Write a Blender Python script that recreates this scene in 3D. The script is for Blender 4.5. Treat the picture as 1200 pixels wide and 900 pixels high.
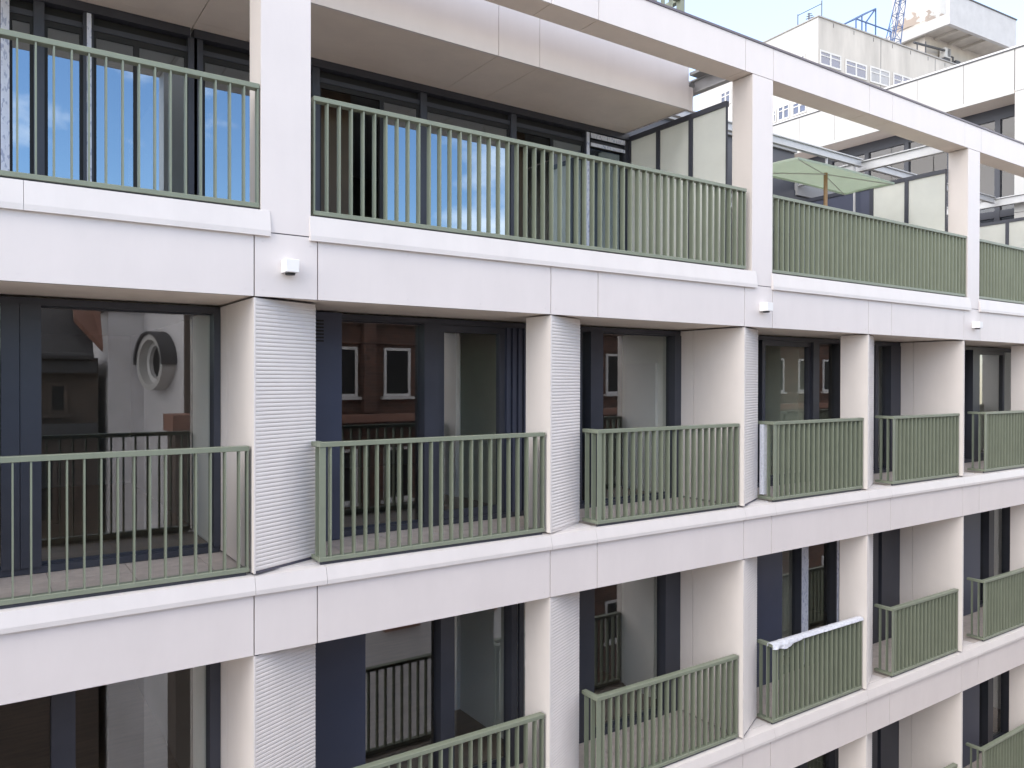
import bpy, bmesh, math, random
from mathutils import Vector, Matrix
random.seed(7)
for o in list(bpy.data.objects): bpy.data.objects.remove(o)
S = bpy.context.scene
COL = S.collection
R = math.radians
H0 = 15.0                       # height of the underside of the upper cladding band above the courtyard

# ---------------------------------------------------------------- camera
YAW, PIT, ROL, FPX = .5993, -.006, .0022, 906.25
F_ = Vector((math.sin(YAW)*math.cos(PIT), math.cos(YAW)*math.cos(PIT), math.sin(PIT)))
Rt = Vector((math.cos(YAW), -math.sin(YAW), 0)); U_ = Rt.cross(F_)
R2 = Rt*math.cos(ROL)+U_*math.sin(ROL); U2 = -Rt*math.sin(ROL)+U_*math.cos(ROL)
CAM = Vector((-5.2357, -6.5311, H0-.6904))
cd = bpy.data.cameras.new('camera'); cam = bpy.data.objects.new('camera', cd); COL.objects.link(cam)
m3 = Matrix((R2, U2, -F_)).transposed()
cam.matrix_world = Matrix.Translation(CAM) @ m3.to_4x4()
cd.sensor_width = 36; cd.lens = 36*FPX/1200; cd.clip_start = .05; cd.clip_end = 3000
S.camera = cam

# ---------------------------------------------------------------- sky, sun, exposure
SUN_DIR = Vector((-.86, -.22, .55)).normalized()       # towards the sun: far to the left, behind thin cloud
el = math.asin(SUN_DIR.z); az = math.atan2(SUN_DIR.x, SUN_DIR.y)
W = bpy.data.worlds.new('World'); S.world = W; W.use_nodes = True
nt = W.node_tree; nt.nodes.clear()
def N(t, **k):
    n = nt.nodes.new(t)
    for a, b in k.items(): setattr(n, a, b)
    return n
out = N('ShaderNodeOutputWorld'); bg = N('ShaderNodeBackground'); bg.inputs[1].default_value = .13
sky = N('ShaderNodeTexSky', sky_type='NISHITA', sun_disc=False, sun_elevation=el, sun_rotation=az)
sky.altitude = 100; sky.air_density = 1.0; sky.dust_density = .15; sky.ozone_density = 3.0
tc = N('ShaderNodeTexCoord'); mp = N('ShaderNodeMapping'); mp.inputs['Scale'].default_value = (1, 1, 1.9)
mp.inputs['Location'].default_value = (.35, .2, .1)
nz = N('ShaderNodeTexNoise'); nz.inputs['Scale'].default_value = 3.0; nz.inputs['Detail'].default_value = 9; nz.inputs['Roughness'].default_value = .56
# broad clear patch in the part of the sky across the courtyard, broken cloud elsewhere
dt = N('ShaderNodeVectorMath', operation='DOT_PRODUCT'); dt.inputs[1].default_value = Vector((.02, -.95, .34)).normalized()
mr = N('ShaderNodeMapRange'); mr.inputs['From Min'].default_value = .72; mr.inputs['From Max'].default_value = .995; mr.inputs['To Min'].default_value = .10; mr.inputs['To Max'].default_value = -.12
ad = N('ShaderNodeMath', operation='ADD')
rmp = N('ShaderNodeValToRGB'); rmp.color_ramp.elements[0].position = .47; rmp.color_ramp.elements[1].position = .63
mx = N('ShaderNodeMix', data_type='RGBA'); mx.inputs['B'].default_value = (8.6, 8.2, 8.0, 1)
L = nt.links.new
L(tc.outputs['Generated'], mp.inputs[0]); L(mp.outputs[0], nz.inputs[0]); L(tc.outputs['Generated'], dt.inputs[0]); L(dt.outputs['Value'], mr.inputs[0])
L(nz.outputs[0], ad.inputs[0]); L(mr.outputs[0], ad.inputs[1]); L(ad.outputs[0], rmp.inputs[0])
# thinner veil towards the sun, behind the building
d2 = N('ShaderNodeVectorMath', operation='DOT_PRODUCT'); d2.inputs[1].default_value = Vector((.80, .46, .38)).normalized()
m2 = N('ShaderNodeMapRange'); m2.inputs['From Min'].default_value = .80; m2.inputs['From Max'].default_value = .97; m2.inputs['To Min'].default_value = 1.0; m2.inputs['To Max'].default_value = .15
mm = N('ShaderNodeMath', operation='MULTIPLY')
L(tc.outputs['Generated'], d2.inputs[0]); L(d2.outputs['Value'], m2.inputs[0]); L(rmp.outputs[0], mm.inputs[0]); L(m2.outputs[0], mm.inputs[1])
L(mm.outputs[0], mx.inputs['Factor']); L(sky.outputs[0], mx.inputs['A']); L(mx.outputs['Result'], bg.inputs[0]); L(bg.outputs[0], out.inputs[0])
sd = bpy.data.lights.new('sun', 'SUN'); sd.energy = .6; sd.angle = R(60); sd.color = (1, .97, .94)
so = bpy.data.objects.new('sun', sd); COL.objects.link(so); so.location = (-20, 20, 60)
so.rotation_euler = (-SUN_DIR).to_track_quat('-Z', 'Y').to_euler()
vs = S.view_settings; vs.view_transform = 'Standard'; vs.look = 'None'; vs.gamma = 1; vs.exposure = 1.5; vs.use_curve_mapping = False
S.render.engine = 'CYCLES'; S.cycles.transparent_max_bounces = 24; S.cycles.max_bounces = 10; S.cycles.glossy_bounces = 5; S.cycles.diffuse_bounces = 5

# ---------------------------------------------------------------- materials
def mat(name, col, rough=.5, metal=0, var=.05, scale=3., bump=0, bscale=60., spec=.5, stretch=(1, 1, 1)):
    m = bpy.data.materials.new(name); m.use_nodes = True; t = m.node_tree; b = t.nodes['Principled BSDF']
    b.inputs['Roughness'].default_value = rough; b.inputs['Metallic'].default_value = metal; b.inputs['Specular IOR Level'].default_value = spec
    c = t.nodes.new('ShaderNodeTexCoord'); mpn = t.nodes.new('ShaderNodeMapping'); mpn.inputs['Scale'].default_value = stretch
    n = t.nodes.new('ShaderNodeTexNoise'); n.inputs['Scale'].default_value = scale; n.inputs['Detail'].default_value = 6; n.inputs['Roughness'].default_value = .6
    r = t.nodes.new('ShaderNodeValToRGB'); r.color_ramp.elements[0].position = .3; r.color_ramp.elements[1].position = .7
    lo = [max(0, x*(1-var)) for x in col]; hi = [min(1, x*(1+var)) for x in col]
    r.color_ramp.elements[0].color = (*lo, 1); r.color_ramp.elements[1].color = (*hi, 1)
    t.links.new(c.outputs['Object'], mpn.inputs[0]); t.links.new(mpn.outputs[0], n.inputs[0]); t.links.new(n.outputs[0], r.inputs[0]); t.links.new(r.outputs[0], b.inputs['Base Color'])
    # uneven sheen
    rr = t.nodes.new('ShaderNodeMapRange'); rr.inputs['To Min'].default_value = max(.05, rough-.07); rr.inputs['To Max'].default_value = min(1, rough+.07)
    t.links.new(n.outputs[0], rr.inputs[0]); t.links.new(rr.outputs[0], b.inputs['Roughness'])
    if bump:
        n2 = t.nodes.new('ShaderNodeTexNoise'); n2.inputs['Scale'].default_value = bscale; n2.inputs['Detail'].default_value = 4
        bp = t.nodes.new('ShaderNodeBump'); bp.inputs['Strength'].default_value = bump; bp.inputs['Distance'].default_value = .01
        t.links.new(mpn.outputs[0], n2.inputs[0]); t.links.new(n2.outputs[0], bp.inputs['Height']); t.links.new(bp.outputs[0], b.inputs['Normal'])
    return m
M = {}
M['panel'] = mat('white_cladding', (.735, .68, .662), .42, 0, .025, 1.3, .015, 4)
M['cap'] = mat('white_sheet_metal', (.69, .65, .632), .38, 0, .025, 2, .01, 6)
M['reveal'] = mat('warm_white_cladding', (.78, .725, .685), .5, 0, .03, 1.6)
M['postside'] = mat('shaded_post_cladding', (.62, .57, .535), .5, 0, .03, 1.6)  # cladding darkened: shade on the post sides is put into the colour
M['soffit'] = mat('soffit_board', (.83, .73, .64), .55, 0, .05, 1.1)
M['joint'] = mat('joint_backing', (.10, .095, .12), .8)
M['rail'] = mat('sage_green_paint', (.218, .245, .182), .42, 0, .05, 5, .02, 90)
M['frame'] = mat('anthracite_frame', (.046, .049, .063), .42, 0, .10, 3)
M['dark'] = mat('anthracite_panel', (.066, .074, .112), .45, 0, .08, 1.5)
M['black'] = mat('black_gasket', (.012, .012, .013), .6)
M['tile'] = mat('terrace_tile', (.52, .46, .42), .7, 0, .12, 9, .1, 120)
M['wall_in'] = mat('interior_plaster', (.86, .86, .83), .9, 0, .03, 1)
M['wall_dim'] = mat('dimmed_interior_plaster', (.13, .12, .11), .9, 0, .06, 1)  # plaster darkened so the gloom deep in the rooms sits in its colour
M['wood_in'] = mat('interior_wood', (.17, .125, .085), .5, 0, .25, 2, 0, 60, .5, (1, 8, 1))
M['brown_in'] = mat('brown_interior_board', (.20, .15, .105), .7, 0, .1, 2)
M['concrete'] = mat('grey_concrete', (.36, .35, .34), .85, 0, .12, 2, .2, 30)
M['steel'] = mat('galvanised_steel', (.52, .52, .52), .45, .3, .08, 5)
M['white'] = mat('white_paint', (.80, .79, .78), .5, 0, .03, 2)
M['frost'] = mat('frosted_panel', (.74, .75, .70), .35, 0, .02, .8)
M['film'] = mat('milky_plastic_film', (.72, .74, .80), .25, 0, .12, 30, .3, 40)
M['wood'] = mat('round_wood_pole', (.42, .25, .13), .55, 0, .2, 3, 0, 60, .5, (8, 8, 1))
M['asphalt'] = mat('courtyard_paving', (.36, .34, .32), .9, 0, .2, 1.5, .2, 20)
M['roof'] = mat('grey_roof_sheet', (.30, .30, .30), .8, 0, .1, .8)
M['beige'] = mat('weathered_beige_render', (.50, .47, .43), .9, 0, .14, .6, .1, 8, .5, (1, 1, .25))
M['winglight'] = mat('white_panel_and_lit_side', (.50, .495, .48), .45, 0, .02, .8)  # white of the wing; also paints sunlight onto the tower's left faces
M['blue'] = mat('blue_grey_steel_paint', (.06, .11, .24), .5, 0, .1, 4)
M['acgrey'] = mat('grey_appliance_paint', (.60, .59, .57), .5)
M['pane_backing'] = mat('sky_tint_backing', (.10, .14, .24), .7, 0, .25, .5)  # sky reflected in the distant panes, painted as a blue-grey sheet
M['slate'] = mat('dark_slate', (.085, .085, .09), .75, 0, .18, 6, .15, 30)
M['darkwall'] = mat('sooty_brown_render', (.12, .095, .08), .9, 0, .25, 1.5, .15, 15)
M['rust'] = mat('red_clay_edge', (.30, .16, .12), .8, 0, .15, 4)
M['whitewall'] = mat('old_white_render', (.80, .785, .80), .9, 0, .08, 1.2)

def weather(m, amt):
    t = m.node_tree; b = t.nodes['Principled BSDF']; src = b.inputs['Base Color'].links[0].from_socket
    c = t.nodes.new('ShaderNodeTexCoord'); mpn = t.nodes.new('ShaderNodeMapping'); mpn.inputs['Scale'].default_value = (2.2, 2.2, .5)
    n = t.nodes.new('ShaderNodeTexNoise'); n.inputs['Scale'].default_value = 1.6; n.inputs['Detail'].default_value = 7; n.inputs['Roughness'].default_value = .65
    r = t.nodes.new('ShaderNodeMapRange'); r.inputs['From Min'].default_value = .35; r.inputs['From Max'].default_value = .75; r.inputs['To Min'].default_value = 1; r.inputs['To Max'].default_value = 1-amt
    mx2 = t.nodes.new('ShaderNodeMix'); mx2.data_type = 'RGBA'; mx2.blend_type = 'MULTIPLY'; mx2.inputs['Factor'].default_value = 1
    t.links.new(c.outputs['Object'], mpn.inputs[0]); t.links.new(mpn.outputs[0], n.inputs[0]); t.links.new(n.outputs[0], r.inputs[0]); t.links.new(src, mx2.inputs['A']); t.links.new(r.outputs[0], mx2.inputs['B']); t.links.new(mx2.outputs['Result'], b.inputs['Base Color'])
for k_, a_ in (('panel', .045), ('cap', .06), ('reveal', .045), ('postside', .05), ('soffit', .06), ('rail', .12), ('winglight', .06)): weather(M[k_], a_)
def brick_mat():
    m = bpy.data.materials.new('red_brown_brick'); m.use_nodes = True; t = m.node_tree; b = t.nodes['Principled BSDF']
    c = t.nodes.new('ShaderNodeTexCoord'); sp = t.nodes.new('ShaderNodeSeparateXYZ'); cb = t.nodes.new('ShaderNodeCombineXYZ')
    ad = t.nodes.new('ShaderNodeMath'); ad.operation = 'ADD'
    br = t.nodes.new('ShaderNodeTexBrick'); br.inputs['Scale'].default_value = 3.2
    br.inputs['Color1'].default_value = (.20, .098, .07, 1); br.inputs['Color2'].default_value = (.075, .042, .034, 1); br.inputs['Mortar'].default_value = (.17, .14, .12, 1)
    br.inputs['Mortar Size'].default_value = .03; br.inputs['Row Height'].default_value = .3; br.inputs['Brick Width'].default_value = 1.0
    t.links.new(c.outputs['Object'], sp.inputs[0]); t.links.new(sp.outputs[0], ad.inputs[0]); t.links.new(sp.outputs[1], ad.inputs[1])
    t.links.new(ad.outputs[0], cb.inputs[0]); t.links.new(sp.outputs[2], cb.inputs[1]); t.links.new(cb.outputs[0], br.inputs[0]); t.links.new(br.outputs[0], b.inputs['Base Color'])
    b.inputs['Roughness'].default_value = .85
    return m
M['brick'] = brick_mat()

def glass_mat(name, tint, ior, coat=(1, 1, 1)):
    m = bpy.data.materials.new(name); m.use_nodes = True; t = m.node_tree; t.nodes.clear()
    o = t.nodes.new('ShaderNodeOutputMaterial'); mix = t.nodes.new('ShaderNodeMixShader'); tr = t.nodes.new('ShaderNodeBsdfTransparent'); gl = t.nodes.new('ShaderNodeBsdfGlossy')
    fr = t.nodes.new('ShaderNodeFresnel'); fr.inputs[0].default_value = ior
    tr.inputs[0].default_value = (*tint, 1); gl.inputs['Roughness'].default_value = .0; gl.inputs['Color'].default_value = (*coat, 1)
    ge = t.nodes.new('ShaderNodeNewGeometry'); sb = t.nodes.new('ShaderNodeMath'); sb.operation = 'SUBTRACT'; sb.inputs[0].default_value = 1; mu = t.nodes.new('ShaderNodeMath'); mu.operation = 'MULTIPLY'
    t.links.new(ge.outputs['Backfacing'], sb.inputs[1]); t.links.new(sb.outputs[0], mu.inputs[0]); t.links.new(fr.outputs[0], mu.inputs[1]); t.links.new(mu.outputs[0], mix.inputs[0])   # the coated outer face reflects, the inner one lets light out
    t.links.new(tr.outputs[0], mix.inputs[1]); t.links.new(gl.outputs[0], mix.inputs[2]); t.links.new(mix.outputs[0], o.inputs[0])
    return m
M['glass'] = glass_mat('coated_window_glass', (.94, .955, .94), 2.3)
M['glass_sky'] = glass_mat('coated_top_floor_glass', (.36, .40, .42), 4.4, (.74, .88, 1))
M['glass_far'] = glass_mat('distant_window_glass', (.78, .82, .88), 1.9)

def translucent(name, col, f=.5):
    m = mat(name, col, .6, 0, .06, 3); t = m.node_tree; b = t.nodes['Principled BSDF']; o = t.nodes['Material Output']
    tl = t.nodes.new('ShaderNodeBsdfTranslucent'); tl.inputs[0].default_value = (*col, 1); mix = t.nodes.new('ShaderNodeMixShader'); mix.inputs[0].default_value = f
    t.links.new(b.outputs[0], mix.inputs[1]); t.links.new(tl.outputs[0], mix.inputs[2]); t.links.new(mix.outputs[0], o.inputs[0])
    return m
M['canvas'] = translucent('pale_green_canvas', (.72, .79, .69), .5)
M['frostT'] = translucent('frosted_screen_glass', (.78, .79, .74), .45)

def peel_mat():
    m = mat('peeling_white_tank', (.55, .54, .52), .7, 0, .04, 2); t = m.node_tree; b = t.nodes['Principled BSDF']
    src = b.inputs['Base Color'].links[0].from_socket
    c = t.nodes.new('ShaderNodeTexCoord'); n = t.nodes.new('ShaderNodeTexNoise'); n.inputs['Scale'].default_value = 1.0; n.inputs['Detail'].default_value = 8
    sp = t.nodes.new('ShaderNodeSeparateXYZ'); mr = t.nodes.new('ShaderNodeMapRange'); mr.inputs['From Min'].default_value = .6; mr.inputs['From Max'].default_value = 2.6; mr.inputs['To Min'].default_value = .12; mr.inputs['To Max'].default_value = -.3
    ad = t.nodes.new('ShaderNodeMath'); ad.operation = 'ADD'; r = t.nodes.new('ShaderNodeValToRGB'); r.color_ramp.elements[0].position = .48; r.color_ramp.elements[1].position = .53
    mx2 = t.nodes.new('ShaderNodeMix'); mx2.data_type = 'RGBA'; mx2.inputs['B'].default_value = (.33, .275, .235, 1)
    t.links.new(c.outputs['Object'], n.inputs[0]); t.links.new(c.outputs['Object'], sp.inputs[0]); t.links.new(sp.outputs[2], mr.inputs[0]); t.links.new(n.outputs[0], ad.inputs[0]); t.links.new(mr.outputs[0], ad.inputs[1])
    t.links.new(ad.outputs[0], r.inputs[0]); t.links.new(r.outputs[0], mx2.inputs['Factor']); t.links.new(src, mx2.inputs['A']); t.links.new(mx2.outputs['Result'], b.inputs['Base Color'])
    return m
M['peel'] = peel_mat()

def printed_film():
    m = mat('printed_protective_film', (.70, .73, .82), .3, 0, .05, 20); t = m.node_tree; b = t.nodes['Principled BSDF']
    src = b.inputs['Base Color'].links[0].from_socket
    c = t.nodes.new('ShaderNodeTexCoord'); mpn = t.nodes.new('ShaderNodeMapping'); mpn.inputs['Scale'].default_value = (22, 22, 7); n = t.nodes.new('ShaderNodeTexNoise'); n.inputs['Scale'].default_value = 2.2; n.inputs['Detail'].default_value = 3
    r = t.nodes.new('ShaderNodeValToRGB'); r.color_ramp.elements[0].position = .56; r.color_ramp.elements[1].position = .6
    mx2 = t.nodes.new('ShaderNodeMix'); mx2.data_type = 'RGBA'; mx2.inputs['B'].default_value = (.42, .46, .60, 1)
    t.links.new(c.outputs['Object'], mpn.inputs[0]); t.links.new(mpn.outputs[0], n.inputs[0]); t.links.new(n.outputs[0], r.inputs[0]); t.links.new(r.outputs[0], mx2.inputs['Factor']); t.links.new(src, mx2.inputs['A']); t.links.new(mx2.outputs['Result'], b.inputs['Base Color'])
    return m
M['pfilm'] = printed_film()

# ---------------------------------------------------------------- mesh helpers
class MB:
    """collects shapes given in facade coordinates (u along, v inward, h above the upper band) and links them as ONE mesh object"""
    def __init__(s): s.bm = bmesh.new()
    def box(s, u0, u1, v0, v1, h0, h1):
        vs_ = [s.bm.verts.new((x, y, z+H0)) for z in (h0, h1) for x, y in ((u0, v0), (u1, v0), (u1, v1), (u0, v1))]
        for f in ((0, 3, 2, 1), (4, 5, 6, 7), (0, 1, 5, 4), (1, 2, 6, 5), (2, 3, 7, 6), (3, 0, 4, 7)): s.bm.faces.new([vs_[i] for i in f])
        return s
    def prism(s, poly, h0, h1):
        n = len(poly); a = [s.bm.verts.new((x, y, h0+H0)) for x, y in poly]; b = [s.bm.verts.new((x, y, h1+H0)) for x, y in poly]
        s.bm.faces.new(a[::-1]); s.bm.faces.new(b)
        for i in range(n): s.bm.faces.new((a[i], a[(i+1) % n], b[(i+1) % n], b[i]))
        return s
    def profile(s, prof, u0, u1, axis='u'):           # prof: closed (v,h) outline extruded along u (or (u,h) along v)
        f = (lambda t, p: (t, p[0], p[1]+H0)) if axis == 'u' else (lambda t, p: (p[0], t, p[1]+H0))
        a = [s.bm.verts.new(f(u0, p)) for p in prof]; b = [s.bm.verts.new(f(u1, p)) for p in prof]; n = len(prof)
        s.bm.faces.new(a); s.bm.faces.new(b[::-1])
        for i in range(n): s.bm.faces.new((a[i], b[i], b[(i+1) % n], a[(i+1) % n]))
        return s
    def tube(s, p, q, r, seg=8, r2=None):
        p = Vector(p)+Vector((0, 0, H0)); q = Vector(q)+Vector((0, 0, H0)); d = (q-p).normalized(); r2 = r if r2 is None else r2
        a = d.orthogonal().normalized(); b = d.cross(a)
        A = [s.bm.verts.new(p+(a*math.cos(t)+b*math.sin(t))*r) for t in [2*math.pi*i/seg for i in range(seg)]]
        B = [s.bm.verts.new(q+(a*math.cos(t)+b*math.sin(t))*r2) for t in [2*math.pi*i/seg for i in range(seg)]]
        s.bm.faces.new(A[::-1]); s.bm.faces.new(B)
        for i in range(seg): s.bm.faces.new((A[i], A[(i+1) % seg], B[(i+1) % seg], B[i]))
        return s
    def poly(s, pts): s.bm.faces.new([s.bm.verts.new((x, y, z+H0)) for x, y, z in pts]); return s
    def slab(s, pts, d):                               # flat outline pushed along d
        a = [s.bm.verts.new((x, y, z+H0)) for x, y, z in pts]; b = [s.bm.verts.new((x+d[0], y+d[1], z+d[2]+H0)) for x, y, z in pts]; n = len(pts)
        s.bm.faces.new(a); s.bm.faces.new(b[::-1])
        for i in range(n): s.bm.faces.new((a[i], b[i], b[(i+1) % n], a[(i+1) % n]))
        return s
    def build(s, name, m, parent=None, origin=None, bevel=0, xf=None):
        bm = s.bm; bmesh.ops.recalc_face_normals(bm, faces=bm.faces)
        if xf is not None: bmesh.ops.transform(bm, matrix=xf, verts=bm.verts)
        root = parent
        while root is not None and root.parent is not None: root = root.parent
        org = Vector(root.location) if root is not None else Vector(origin or (0, 0, 0))
        bmesh.ops.translate(bm, vec=-org, verts=bm.verts)
        if bevel: bmesh.ops.bevel(bm, geom=bm.edges, offset=bevel, segments=1, affect='EDGES', clamp_overlap=True)
        me = bpy.data.meshes.new(name); bm.to_mesh(me); bm.free(); me.materials.append(M[m] if isinstance(m, str) else m)
        o = bpy.data.objects.new(name, me); COL.objects.link(o)
        if parent is not None: o.parent = parent
        else: o.location = org
        return o
def tag(o, label=None, cat=None, group=None, kind=None):
    for k, v in (('label', label), ('category', cat), ('group', group), ('kind', kind)):
        if v: o[k] = v
    return o
def thing(name, label, cat, u, v, h, group=None):
    o = bpy.data.objects.new(name, None); o.empty_display_size = .2; COL.objects.link(o); o.location = (u, v, h+H0)
    return tag(o, label, cat, group)
def part_empty(name, parent):
    o = bpy.data.objects.new(name, None); COL.objects.link(o); o.parent = parent; return o
def copy_part(o, parent, dz):
    c = o.copy(); COL.objects.link(c); c.parent = parent
    return c
def copy_tree(o, loc):
    r = o.copy(); COL.objects.link(r); r.location = loc
    for ch in o.children:
        c = ch.copy(); COL.objects.link(c); c.parent = r
        for g in ch.children:
            d = g.copy(); COL.objects.link(d); d.parent = c
    return r

# ---------------------------------------------------------------- ground
g = MB(); g.poly([(-400, -400, -H0), (400, -400, -H0), (400, 400, -H0), (-400, 400, -H0)])
tag(g.build('ground', 'asphalt'), kind='structure')

# ================================================================ THE APARTMENT BUILDING
COLS = [-6.49, -3.375, -.278, 2.846, 5.66, 8.53, 11.35]      # left edges of the ribbed columns
FULL = {-3.375, 2.846, 8.53}                                  # those that are party walls; the rest are free fins
UL, UR = -9.6, 14.28
POSTS = [(-9.7, -9.27), (-3.32, -2.893), (2.99, 3.40), (8.65, 9.06)]
B = thing('apartment_building', 'white panel-clad apartment building with rows of recessed balconies, filling the picture', 'building', 3, 0, -H0)

JO = [-6.49, -5.9, -3.375, -2.83, -.278, .375, 2.846, 3.408, 5.66, 6.29, 8.53, 9.10, 11.35, 11.95]
def band(top, bot, name):
    mb = MB(); bk = MB()
    ed = [UL]+JO+[UR]
    for a, b in zip(ed, ed[1:]):
        g_ = .005
        mb.box(a+g_, b-g_, 0, .028, bot, top)
        w = b-a; k = 2 if w < 1 else max(3, int(w/.75)+1)
        for i in range(k):                              # little fixing heads
            x = a+.07+(w-.14)*i/(k-1)
            for z in (bot+.06, top-.07): mb.box(x-.006, x+.006, -.0025, .002, z-.006, z+.006)
    o = mb.build(name, 'panel', B)
    bk.box(UL, UR, .034, .10, bot+.006, top); bk.build('joint_backing', 'joint', o)
    return o
for k in range(4):
    d = -3*k
    band(d+.535 if k == 0 else d+.52, d, 'fascia_band')
    # soffit behind the band
    mb = MB(); ed = [UL]+[c for c in COLS]+[UR]
    for a, b in zip(ed, ed[1:]): mb.box(a+.003, b-.003, .105, 1.32, d+.006, d+.03)
    mb.build('soffit', 'soffit', B)
# sloped sheet-metal ledges below the balconies
def cap_profile(h): return [(-.032, h-.485), (-.032, h-.448), (-.002, h-.338), (.125, h-.331), (.125, h-.36), (.01, h-.47), (.01, h-.485)]
for k in (1, 2, 3):
    d = -3*k+1-.0
    mb = MB(); ed = [UL]+[c+.005 for c in COLS]+[UR]
    segs = []
    for i, (a, b) in enumerate(zip(ed, ed[1:])):
        segs += [(a, a+.62), (a+.62, b)] if i else [(a, b)]
    for a, b in segs: mb.profile(cap_profile(-3*k+1-.005), a+.0015, b-.0015)
    mb.build('ledge_cap', 'cap', B)
# caps of the parapet between the roof posts
for (a, b) in zip(POSTS, POSTS[1:]+[(14.3, 14.7)]):
    mb = MB(); u0, u1 = a[1]-.012, b[0]+.075
    prof = [(-.034, .505), (-.034, .55), (-.006, .722), (.14, .73), (.14, .70), (.02, .53), (.02, .505)]
    mid = {0: -5.0}.get(POSTS.index(a))
    for p, q in ([(u0, mid), (mid, u1)] if mid else [(u0, u1)]): mb.profile(prof, p+.0015, q-.0015)
    mb.build('parapet_cap', 'cap', B)

# ribbed columns and fins
RW, RD = .63, .285
def ribbed(h0, h1, u0, parent):
    mb = MB(); pitch = .0342; dirv = Vector((RW, RD, 0)).normalized(); nrm = Vector((dirv.y, -dirv.x, 0))
    n = int((h1-h0)/pitch); pts = []
    for i in range(n):
        z = h0+i*pitch
        pts += [(0, z), (.004, z+.007), (.005, z+.017), (.0035, z+.027)]
    pts += [(0, h0+n*pitch), (0, h1)]
    s0, s1 = .012, math.hypot(RW, RD)
    A = []; Bv = []
    for off, z in pts:
        p = Vector((u0, 0, 0))+nrm*off
        A.append(mb.bm.verts.new((p+dirv*s0)+Vector((0, 0, z+H0)))); Bv.append(mb.bm.verts.new((p+dirv*s1)+Vector((0, 0, z+H0))))
    for i in range(len(pts)-1): mb.bm.faces.new((A[i], Bv[i], Bv[i+1], A[i+1]))
    # closed back
    bk = [mb.bm.verts.new(Vector((u0, 0, z+H0))-nrm*.01+dirv*s) for z, s in ((h0, s0), (h0, s1), (h1, s1), (h1, s0))]
    mb.bm.faces.new(bk)
    mb.bm.faces.new(A+[bk[3], bk[0]]); mb.bm.faces.new(Bv[::-1]+[bk[1], bk[2]])
    return mb.build('ribbed_cladding', 'cap', parent)
for k in range(3):
    h0, h1 = -3*k-2.33, -3*k-.008
    for u0 in COLS:
        mb = MB(); e = .011; sl = RD/RW
        full = u0 in FULL
        if full:
            mb.prism([(u0+e, .012), (u0+RW, RD+.012), (u0+RW, 1.36), (u0+e, 1.36)], h0+.004, h1)
            # reveal boards with an open joint
            jv = .86
            core = mb.build('party_wall', 'joint', B)
            rv = MB()
            rv.box(u0-.003, u0+e-.001, .003, jv-.004, h0+.012, h1-.004); rv.box(u0-.003, u0+e-.001, jv+.004, 1.10, h0+.012, h1-.004)
            rv.box(u0+.0125, u0+RW-.02, 1.07, 1.12, h0+.012, h1-.004)
        else:
            mb.prism([(u0+e, .012), (u0+RW, RD+.012), (u0+RW, RD+.05), (u0+.14, .448), (u0+e, .448)], h0+.004, h1)
            core = mb.build('fin', 'reveal', B)
            rv = MB(); rv.box(u0-.003, u0+e-.001, .003, .45, h0+.012, h1-.004)
        rv.build('reveal_panel', 'reveal', core)
        tr = MB(); tr.box(u0-.004, u0+.011, -.006, .0025, h0+.012, h1-.004); tr.build('corner_trim', 'cap', core)
        ribbed(h0+.03, h1-.006, u0, core)
        bp = MB(); bp.prism([(u0+.01, .128), (u0+RW+.03, .128), (u0+RW+.03, RD+.06), (u0+.01, RD+.06)], h0-.02, h0+.003); bp.build('base_plate', 'cap', core)

# balcony floors: slabs with tiles
for k in range(3):
    h = -3*k-2.34
    mb = MB(); mb.box(UL, UR, .13, 1.4, h-.16, h-.012); sl = mb.build('balcony_slab', 'concrete', B)
    t = MB(); u = UL
    while u < UR-.1:
        for v in (.135, .735):
            t.box(u+.003, min(u+.597, UR), v+.003, min(v+.597, 1.3), h-.01, h+random.uniform(-.0005, .0015))
        u += .6
    t.build('paving_tiles', 'tile', sl)

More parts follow.
